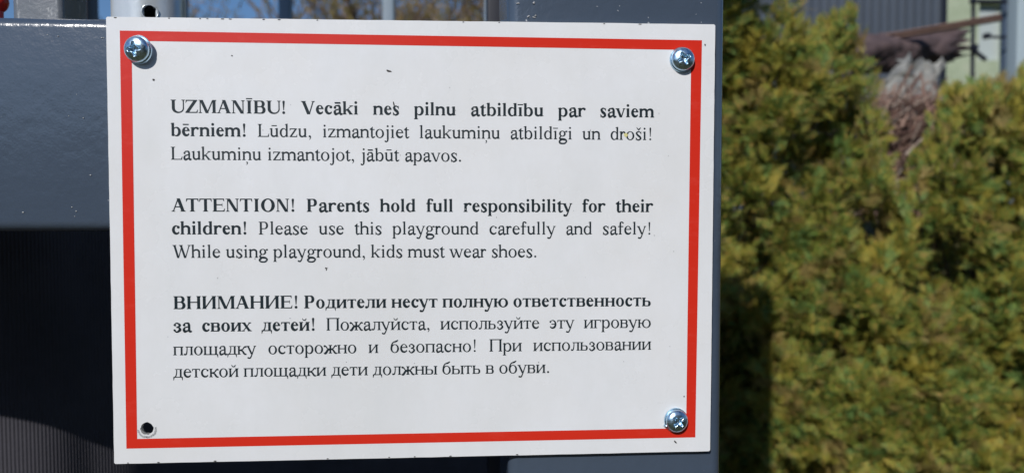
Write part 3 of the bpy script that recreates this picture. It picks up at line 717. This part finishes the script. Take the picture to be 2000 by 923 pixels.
oi_ = m.node_tree.nodes.new('ShaderNodeNewGeometry'); base(m, ramp(m, oi_.outputs['Random Per Island'], [(0, (.09, .05, .04)), (.4, (.22, .125, .095)), (.75, (.30, .20, .155)), (1, (.42, .37, .32))]))
cy = 4.6; cf = tag(empty('corrugated_fence', (at(1500, 50, cy).x, cy, -.1)), 'slate grey corrugated metal fence behind the tall left hedge bush', 'fence')
x0, x1 = at(1380, 50, cy).x, at(1838, 50, cy).x; pw = (x1-x0)/3
for k in range(3):
    prof = []; n_ = 9
    for i in range(n_):
        xx = pw*i/n_; q = pw/n_
        prof += [(xx, 0), (xx+q*.42, 0), (xx+q*.5, .02), (xx+q*.92, .02)]
    prof.append((pw, 0)); X0 = x0+k*pw+(.002 if k else 0); V = []
    for z in (-.3, 1.95): V += [(X0+p, cy+q-(.003 if k % 2 else 0), z) for p, q in prof]
    for z in (-.3, 1.95): V += [(X0+p, cy+.004+q-(.003 if k % 2 else 0), z) for p, q in prof]
    n_ = len(prof); Fc = [(i, i+1, n_+i+1, n_+i) for i in range(n_-1)]+[(2*n_+i, 3*n_+i, 3*n_+i+1, 2*n_+i+1) for i in range(n_-1)]
    drop(mesh('panel', V, Fc, M['corr']), cf)
MB().box(x0, cy-.012, 1.95, x1, cy+.035, 1.99).build('top_rail', M['corr'], cf)
MB().box(x1+.003, cy-.01, -.3, x1+.035, cy+.05, 2.05).build('end_post', M['navy'], cf)
# mint green building with a window and downpipes
by = 5.6; bld = tag(empty('green_house', (at(1930, 50, by).x, by, -.1)), 'mint green rendered house wall with pale window beyond the debris', 'house')
bx0, bx1 = at(1843, 50, by).x, at(2260, 50, by).x; wx0, wx1, wz0, wz1 = at(1912, 50, by).x, at(1962, 50, by).x, at(1930, 118, by).z, at(1930, 8, by).z
b = MB(); b.box(bx0, by, -.6, wx0, by+3, 3.1); b.box(wx1, by, -.6, bx1, by+3, 3.1); b.box(wx0, by, -.6, wx1, by+3, wz0); b.box(wx0, by, wz1, wx1, by+3, 3.1)
b.build('wall', M['mint'], bld)
wr = MB().box(wx0, by+.06, wz0, wx1, by+.07, wz1).build('window', M['paneg'], bld)
for a in ((wx0, wx0+.04), (wx1-.04, wx1), ((wx0+wx1)/2-.02, (wx0+wx1)/2+.02)):
    q = MB().box(a[0], by-.01, wz0, a[1], by+.059, wz1).build('frame', M['cream']); q.parent = wr; q.matrix_parent_inverse = Matrix.Translation(bld.location).inverted()
q = MB().box(wx0+.041, by-.008, wz0, wx1-.041, by+.05, wz0+.05).build('sill', M['cream']); q.parent = wr; q.matrix_parent_inverse = Matrix.Translation(bld.location).inverted()
MB().box(bx0-.2, by-.35, 3.1, bx1+.3, by+3.2, 3.22).build('roof', M['navy'], bld)
# pipework scaffold in front of it
sy = 4.3; sc_ = tag(empty('scaffold', (at(1930, 50, sy).x, sy, -.1)), 'dark thin pipe scaffold standing in front of the mint green wall', 'scaffold')
def rod(name, u0, v0, u1, v1, r, mt=None, y=sy): MB().tube([at(u0, v0, y), at(u1, v1, y)], r, 12).build(name, mt or M['navy'], sc_)
rod('upright', 1902, -60, 1899, 160, .012); rod('upright', 1966, -60, 1962, 160, .028, M['powder'], sy+.06); rod('crossbar', 1895, 3, 1978, 4, .014, None, sy-.04); rod('crossbar', 1922, 72, 1986, 74, .009, None, sy-.045)
rod('diagonal_brace', 1893, 92, 1925, 117, .014, None, sy-.03)
for u, v in ((1897, 95), (1921, 73), (1978, 84)): MB().box(*(lambda p: (p.x-.014, p.y-.05, p.z-.016, p.x+.014, p.y-.01, p.z+.016))(at(u, v, sy))).build('coupler', M['navy'], sc_)
e = tag(empty('orange_board', at(1982, 30, 4.7)), 'narrow orange brown upright board beside the pale post', 'board'); MB().box(at(1977, 30, 4.7).x, 4.7, -.2, at(1988, 30, 4.7).x, 4.73, at(1982, 8, 4.7).z).build('plank', mat('orange_wood', (.42, .22, .10), .7), e); e['category'] = 'board'
e = tag(empty('pale_post', at(2000, 138, 3.0)), 'pale blue grey painted post at the right edge of the picture', 'post')
a = at(1987, 100, 3.0); rbox_bar('tube', (a.x, 3.0, -.2), (a.x, 3.0, 1.7), (1, 0, 0), (0, 1, 0), .075, .075, .006, e, mat('pale_blue_paint', (.36, .44, .48), .5)); MB().box(a.x-.004, 2.996, 1.7, a.x+.079, 3.079, 1.71).build('cap', M['galv'], e)

# rusty channel leaning over the rubbish
e = tag(empty('rusty_channel', at(1820, 70, 2.45)), 'long rusty brown metal channel lying slanted across the top of the debris', 'metal channel')
a, c = at(1668, 92, 2.62), at(1957, 42, 2.30); dv = (c-a).normalized(); up = Vector((0, 0, 1)); up = (up-dv*up.dot(dv)).normalized(); sd = dv.cross(up)
MB().prism([(0, 0), (.05, 0), (.05, .004), (.004, .004), (.004, .014), (.05, .014), (.05, .018), (0, .018)], a, c, sd, up).build('channel', M['rust'], e)
from mathutils import noise as mn
# split roll of brown felt
e = tag(empty('felt_roll', at(1760, 110, 2.6)), 'torn roll of brown roofing felt lying open above the grey sheet', 'roll')
a, c = at(1630, 118, 2.42), at(1845, 92, 2.70); dv = (c-a); V = []; Fc = []; nu, nv = 48, 44; side = Vector((dv.y, -dv.x, 0)).normalized()
if side.y > 0: side = -side
for i in range(nu+1):
    t = i/nu
    for j in range(nv+1):
        q = math.radians(-62+235*j/nv); r = (.098-.012*t)*(1+.05*math.sin(3*q+t*4)+.09*(j/nv)*math.sin(t*9)+.22*mn.noise(Vector((t*7, q*1.6, 2)))+.10*mn.noise(Vector((t*22, q*5, 7)))); cc = a+dv*(t*(1-(.07*math.sin(j*1.3)+.05*math.sin(j*2.9))*max(0, t-.7)/.3))
        V.append(cc+side*(r*math.cos(q))+Vector((0, 0, 1))*(r*.8*math.sin(q)))
Fc = [(i*(nv+1)+j, i*(nv+1)+j+1, (i+1)*(nv+1)+j+1, (i+1)*(nv+1)+j) for i in range(nu) for j in range(nv)]
o = drop(mesh('felt', V, Fc, M['roll'], None, True), e); md = o.modifiers.new('t', 'SOLIDIFY'); md.thickness = .006
# crumpled grey sheet under it
e = tag(empty('crumpled_sheet', at(1775, 170, 2.2)), 'crumpled torn grey sheet lying between the two hedge bushes', 'sheet')
nu, nv = 46, 34; V = []
from mathutils import noise as mn
A, B_c, C_, D_ = at(1690, 225, 2.0), at(1862, 215, 2.05), at(1840, 118, 2.30), at(1765, 108, 2.30)
for i in range(nu+1):
    for j in range(nv+1):
        s_, t = i/nu, j/nv; p = (A*(1-s_)+B_c*s_)*(1-t)+(D_*(1-s_)+C_*s_)*t
        q = Vector((s_*4, t*4, 1.3)); p = p+Vector((mn.noise(q*1.2)*.03, mn.noise(q*1.1+Vector((9, 0, 0)))*.07, mn.noise(q*1.3+Vector((0, 7, 0)))*.05+mn.noise(q*4)*.006)); V.append(p)
Fc = [(i*(nv+1)+j, (i+1)*(nv+1)+j, (i+1)*(nv+1)+j+1, i*(nv+1)+j+1) for i in range(nu) for j in range(nv) if (mn.noise(Vector((i*.13, j*.16, 5)))+min(i, j, nu-i, nv-j)*.09) > -.04]
o = drop(mesh('sheet', V, Fc, M['film'], None, False), e); md = o.modifiers.new('t', 'SOLIDIFY'); md.thickness = .004
# brushwood and dead stems in the gap
def ribbons(A_, B_, r0, r1, name, mt, parent=None, sides=3):
    """many thin three-sided stems from points A to B"""
    A_, B_ = np.asarray(A_), np.asarray(B_); n = len(A_); d = B_-A_; d /= np.linalg.norm(d, axis=1)[:, None]+1e-9
    t = np.where(np.abs(d[:, 2:3]) < .9, np.array([[0, 0, 1.]]), np.array([[1., 0, 0]])); u = np.cross(d, t); u /= np.linalg.norm(u, axis=1)[:, None]; v = np.cross(d, u)
    r0 = np.broadcast_to(np.asarray(r0, float).reshape(-1, 1), (n, 1)); r1 = np.broadcast_to(np.asarray(r1, float).reshape(-1, 1), (n, 1)); P = []
    for k in range(sides):
        q = 2*PI*k/sides; o_ = u*math.cos(q)+v*math.sin(q); P += [A_+o_*r0, B_+o_*r1]
    V = np.stack(P, 1).reshape(-1, 3); i0 = np.arange(n)[:, None]*2*sides; Q = []
    for k in range(sides): a = 2*k; c = 2*((k+1) % sides); Q.append(np.concatenate([i0+a, i0+c, i0+c+1, i0+a+1], 1))
    o = fast_mesh(name, V, np.concatenate(Q), mt)
    return drop(o, parent) if parent else o
AA, BB, rad = [], [], []
for _ in range(1900):
    u, v = rr.uniform(1690, 1900), rr.uniform(196, 400); y = rr.uniform(1.72, 2.2); p = at(u, v, y); a_ = rr.gauss(.75, .6); l = rr.uniform(.04, .22)
    d_ = Vector((math.cos(a_), rr.uniform(-.5, .5), math.sin(a_)*.8)).normalized()*l; AA.append(p-d_*.5); BB.append(p+d_*.5); rad.append(rr.choice([.0012, .002, .003, .006]))
tag(ribbons(AA, BB, rad, [r*.6 for r in rad], 'brushwood', M['twig']), kind='stuff', label='heap of dead red brown twigs in the gap between the hedge bushes', cat='brushwood')
# a few pale stones and brick rubble in the heap
m = M['rub'] = mat('broken_brick', (.3, .2, .17), .9); oi_ = m.node_tree.nodes.new('ShaderNodeNewGeometry'); base(m, ramp(m, oi_.outputs['Random Per Island'], [(0, (.24, .12, .09)), (.6, (.32, .21, .17)), (1, (.36, .35, .37))]))
b = MB()
for _ in range(150):
    p = at(rr.uniform(1690, 1880), rr.uniform(205, 430), rr.uniform(1.95, 2.3)); s_ = rr.uniform(.012, .04); R3 = Euler((rr.uniform(0, 6), rr.uniform(0, 6), rr.uniform(0, 6))).to_matrix()
    q = MB().box(-s_, -s_*.6, -s_*.5, s_, s_*.6, s_*.5); b.add([p+R3 @ Vector(v)*rr.uniform(.8, 1.1) for v in q.V], q.F)
tag(b.build('rubble', M['rub']), 'broken brick and stone rubble under the dead twigs', 'rubble', kind='stuff')

# ---------------------------------------------------------------- thuja hedge bushes
def leafmat(name, stops, tip):
    m = mat(name, (.08, .09, .02), .6, spec=.3); g = m.node_tree.nodes.new('ShaderNodeNewGeometry')
    c1 = ramp(m, g.outputs['Random Per Island'], stops); big = noise(m, 7, 3, .6); small = noise(m, 24, 3, .7)
    c2 = mix(m, ramp(m, big, [(.46, g3(0)), (.66, g3(.7))]), c1, tip)                       # yellow tipped areas
    c3 = mix(m, ramp(m, small, [(.52, g3(0)), (.62, g3(.8))]), c2, (.15, .29, .085))         # cooler green sprays
    gr = noise(m, 16, 2, .5, vec=None, sc=(1, 1, 1.4))
    base(m, mix(m, ramp(m, gr, [(.56, g3(0)), (.66, g3(.75))]), c3, (.34, .24, .09)))       # browned-off sprays
    BS(m).inputs['Subsurface Weight'].default_value = 0
    tr = m.node_tree.nodes.new('ShaderNodeBsdfTranslucent'); L(m, BS(m).inputs['Base Color'].links[0].from_socket, tr.inputs[0])
    ms = m.node_tree.nodes.new('ShaderNodeMixShader'); ms.inputs[0].default_value = .35; L(m, BS(m).outputs[0], ms.inputs[1]); L(m, tr.outputs[0], ms.inputs[2])
    L(m, ms.outputs[0], m.node_tree.nodes['Material Output'].inputs[0]); return m
M['thuja'] = leafmat('thuja_foliage', [(0, (.035, .075, .02)), (.3, (.12, .195, .035)), (.65, (.29, .34, .055)), (.86, (.46, .38, .08)), (1, (.62, .30, .10))], (.50, .40, .065))
M['bark'] = mat('thuja_bark', (.07, .045, .03), .9)
def spray(seed):
    r = np.random.default_rng(seed); V = []; Q = []
    def leaf(p, ang, l, wd, z):
        c, s_ = math.cos(ang), math.sin(ang); k = len(V); b_ = -l*.12
        V.extend([(p[0]+c*b_-s_*wd, p[1]+s_*b_+c*wd, z), (p[0]+c*b_+s_*wd, p[1]+s_*b_-c*wd, z+.01), (p[0]+c*l, p[1]+s_*l, z-l*r.uniform(-.05, .28))]); Q.append((k, k+1, k+2))
    n = 8; bend = r.uniform(-.35, .35)
    for i in range(n):
        t = (i+.6)/n; x = t; y = bend*t*t*.4; z = -.2*t*t
        for sg in (-1, 1):
            a = bend*t+sg*r.uniform(.5, .85); l = (.50*(1-t)+.15)*r.uniform(.75, 1.2); leaf((x-.1, y), a, l, .020+.012*(1-t), z)
            if i < 6:
                for m_ in (.35, .7): q = (x-.1+math.cos(a)*l*m_, y+math.sin(a)*l*m_); leaf(q, a-sg*r.uniform(.5, .9), l*.5*(1.2-m_*.5), .019, z+.01)
    leaf((0, 0), bend*.4, .75, .02, 0); leaf((.55, bend*.2), bend*.8, .6, .028, -.09)
    return np.array(V), np.array(Q)
SPR = [spray(i) for i in range(8)]
def foliage(P, Nn, size, name, mt, parent):
    """one fan-shaped spray at every point P pointing along Nn"""
    VV, QQ, k = [], [], 0; n = len(P); pick = rng.integers(0, 8, n)
    for s_ in range(8):
        idx = np.where(pick == s_)[0]
        if not len(idx): continue
        V, Q = SPR[s_]; X = Nn[idx]/np.linalg.norm(Nn[idx], axis=1)[:, None]
        t = rng.normal(size=X.shape)*.6+np.array([-.25, -1., .35]); Z = t-X*(t*X).sum(1)[:, None]; Z /= np.linalg.norm(Z, axis=1)[:, None]; Y = np.cross(Z, X)
        sz = (size*rng.uniform(.65, 1.25, len(idx)))[:, None, None]
        W = P[idx][:, None, :]+sz*(V[None, :, 0:1]*X[:, None]+V[None, :, 1:2]*Y[:, None]+V[None, :, 2:3]*Z[:, None])
        VV.append(W.reshape(-1, 3)); QQ.append((Q[None]+(np.arange(len(idx))*len(V))[:, None, None]+k).reshape(-1, 3)); k += len(idx)*len(V)
    return drop(fast_mesh(name, np.concatenate(VV), np.concatenate(QQ), mt, None, 3), parent)
HY = 1.12
top_px = [(1380, -330), (1500, -300), (1538, -140), (1552, 0), (1568, 38), (1590, 42), (1608, 22), (1632, -8), (1672, -14), (1684, 50), (1688, 110), (1706, 180), (1722, 250), (1745, 330), (1800, 420)]
right_px = [(1690, 480), (1745, 430), (1782, 350), (1808, 275), (1842, 228), (1866, 170), (1884, 132), (1930, 126), (1975, 130), (2010, 118), (2080, 60), (2200, -10), (2500, -60), (2800, -40)]
def curve_of(px): q = [at(u, v, HY+.05) for u, v in px]; return [p.x for p in q], [p.z for p in q]
def bush(x0, x1, px, label, seed, nspr):
    r = np.random.default_rng(seed); cx_, cz_ = curve_of(px); e = tag(empty('thuja_bush', ((x0+x1)/2, HY+.25, GZ)), label, 'bush', 'thuja bushes of the hedge')
    C = []
    for layer, (yy, sp_) in enumerate(((HY+.07, .072), (HY+.17, .085), (HY+.32, .14), (HY+.46, .17))):
        z = GZ+.12
        while z < 1.2:
            x = x0+r.uniform(0, sp_)
            while x < x1:
                rad_ = r.uniform(.038, .075)*(1+.25*layer); px_, pz_ = x+r.uniform(-.02, .02), z+r.uniform(-.03, .03)
                q = (HY+.05-CAM.y)/(yy-CAM.y); pxs, pzs = CAM.x+(px_-CAM.x)*q, CAM.z+(pz_+rad_*1.1-CAM.z)*q    # the crown leans back from its front outline
                if pzs+.024 < min(np.interp(pxs+s_, cx_, cz_) for s_ in (-.035, 0, .035)) and px_ > x0: C.append((px_, yy+r.uniform(-.045, .045), pz_, rad_, layer))
                x += sp_
            z += sp_*.9
    C = [q for q in C if not (q[4] < 2 and r.uniform() < (.32 if q[4] == 0 else .20))]
    C = np.array(C); wgt = C[:, 3]**2*np.where(C[:, 4] == 0, 1.4, np.where(C[:, 4] == 1, .9, .45))*np.where(C[:, 2] < -.62, .22, 1.)
    pick = r.choice(len(C), nspr, p=wgt/wgt.sum()); c = C[pick]
    d = r.normal(size=(nspr, 3)); d[:, 1] -= .7*(c[:, 4] < 2); d /= np.linalg.norm(d, axis=1)[:, None]
    P = c[:, :3]+d*(c[:, 3]*r.uniform(.45, 1., nspr))[:, None]*np.array([1, .8, 1.05])
    Nn = d*.60+np.array([.05, -.10, .42])+r.normal(size=d.shape)*.48
    # ragged leader shoots along the top outline
    k = nspr//22; xs_ = r.uniform(x0, x1, k); zt = np.interp(xs_, cx_, cz_); P2 = np.stack([xs_, HY+.08+r.uniform(-.05, .06, k), zt-r.uniform(.045, .12, k)], 1)
    N2 = np.stack([r.normal(0, .35, k), r.normal(-.1, .3, k), np.ones(k)], 1)
    foliage(np.concatenate([P, P2]), np.concatenate([Nn, N2]), .034, 'crown', M['thuja'], e)
    A_, B2 = [], []                                       # inner branches
    for q in C[::2]:
        tx = (x0+x1)/2+(q[0]-(x0+x1)/2)*.35; A_.append((tx, HY+.28, max(GZ, q[2]-.25))); B2.append(tuple(q[:3]))
    ribbons(A_, B2, .005, .0015, 'branches', M['bark'], e)['kind'] = 'stuff'
    for tx in (-.12, .1): MB().tube([((x0+x1)/2+tx*.4, HY+.28, GZ-.05), ((x0+x1)/2+tx, HY+.30, -.6), ((x0+x1)/2+tx*1.6, HY+.27, min(.2, max(cz_)-.3))], [.035, .024, .008], 10).build('trunk', M['bark'], e)
    return e
xm = at(1765, 310, HY+.05).x; xg = at(1640, 100, HY).x
bush(.14, xm+.02, top_px, 'tall golden green thuja bush right beside the sign post', 11, 34000)
bush(xm-.06, 1.75, right_px, 'lower golden green thuja bush at the right edge behind the gap', 12, 28000)

# ================================================================ TREES BEYOND, ABOVE THE BEAM
M['tbark'] = mat('tree_bark', (.16, .12, .09), .9)
m = M['catkin'] = mat('budding_foliage', (.2, .15, .06), .8); oi_ = m.node_tree.nodes.new('ShaderNodeNewGeometry')
base(m, ramp(m, oi_.outputs['Random Per Island'], [(0, (.09, .08, .025)), (.35, (.19, .16, .035)), (.65, (.26, .17, .05)), (.85, (.22, .15, .12)), (1, (.33, .26, .2))]))
def tree(px, y, h, spread, ntw, label, seed):
    r = random.Random(seed); x = at(px, 100, y).x; e = tag(empty('tree', (x, y, GZ)), label, 'tree', 'trees beyond the playground fence')
    segs = []
    def grow(p, d, l, rad_, dep):
        q = p+d*l; segs.append((p, q, rad_, rad_*.7))
        if dep == 0: tips.append((q, d)); return
        for _ in range(3 if dep > 1 else 4):
            nd = (d+Vector((r.gauss(0, spread), r.gauss(0, spread), r.gauss(.05, spread*.6)))).normalized(); grow(p+d*l*r.uniform(.55, 1), nd, l*r.uniform(.62, .85), rad_*.6, dep-1)
    tips = []; b0 = Vector((x, y, GZ)); top = b0+Vector((0, 0, h*.3)); MB().tube([b0, top], [h*.022, h*.016], 12).build('trunk', M['tbark'], e)
    for _ in range(5): grow(b0+Vector((0, 0, h*r.uniform(.16, .3))), Vector((r.gauss(0, .5), r.gauss(0, .5), 1)).normalized(), h*.22, h*.010, 4)
    A_ = [s_[0] for s_ in segs]; B2 = [s_[1] for s_ in segs]; ribbons(A_, B2, [s_[2] for s_ in segs], [s_[3] for s_ in segs], 'limbs', M['tbark'], e)['kind'] = 'stuff'
    A3, B3 = [], []
    for q, d in tips:
        for _ in range(ntw):
            s_ = q+Vector((r.gauss(0, .16), r.gauss(0, .16), r.gauss(0, .16))); A3.append(s_); B3.append(s_+(d*.5+Vector((r.gauss(0, .5), r.gauss(0, .5), r.gauss(.1, .5)))).normalized()*r.uniform(.06, .22))
    ribbons(A3, B3, .010, .003, 'crown', M['catkin'], e)
    return e
tree(655, 9.5, 5.6, .34, 7, 'bare budding tree with olive brown twigs behind the left fence bar', 1)
tree(860, 10.5, 6.0, .36, 7, 'bare budding tree with orange brown twigs just left of the sign post', 2)
tree(470, 13, 5.4, .42, 2, 'thin sparse bare tree to the right of the pale pipe', 3)

# ================================================================ BEHIND THE VIEWER (unseen, added for the gloss paint and the screws to mirror)
hs = tag(empty('added_brown_house', (5, -10, GZ)), 'unseen dark brown timber house added behind the viewer to be mirrored in the gloss paint', 'house')
M['timber'] = mat('dark_brown_boards', (.075, .05, .036), .8)
for i in range(38): MB().box(-1.15+.32*i, -10+.004*(i % 2), GZ-.05, -.835+.32*i, -9.97+.01*(i % 2), 5.2).build('board', M['timber'], hs)
MB().box(-1.15, -14, GZ-.05, 11.0, -10.002, 5.2).build('wall', M['timber'], hs)
V = [(-1.5, -9.5, 5.201), (11.4, -9.5, 5.201), (11.4, -14.4, 5.201), (-1.5, -14.4, 5.201), (-1.5, -12, 6.9), (11.4, -12, 6.9)]
drop(mesh('roof', V, [(0, 1, 5, 4), (2, 3, 4, 5), (0, 4, 3), (1, 2, 5), (0, 3, 2, 1)], M['navy']), hs)
bf = tag(empty('added_board_fence', (-8, -8, GZ)), 'unseen dark board fence added behind the viewer on the left to be mirrored in the gloss paint', 'fence')  # out of view, added as a low dark band for the beam to mirror
for i in range(100): z = rr.uniform(-.03, .03); MB().box(-16.2+.15*i, -8+.01*(i % 2), GZ-.03, -16.06+.15*i, -7.98+.01*(i % 2), .93+z).build('plank', M['timber'], bf)
for z in (-.8, .4): MB().box(-16.2, -8.06, z, -1.2, -8.001, z+.09).build('rail', M['timber'], bf)
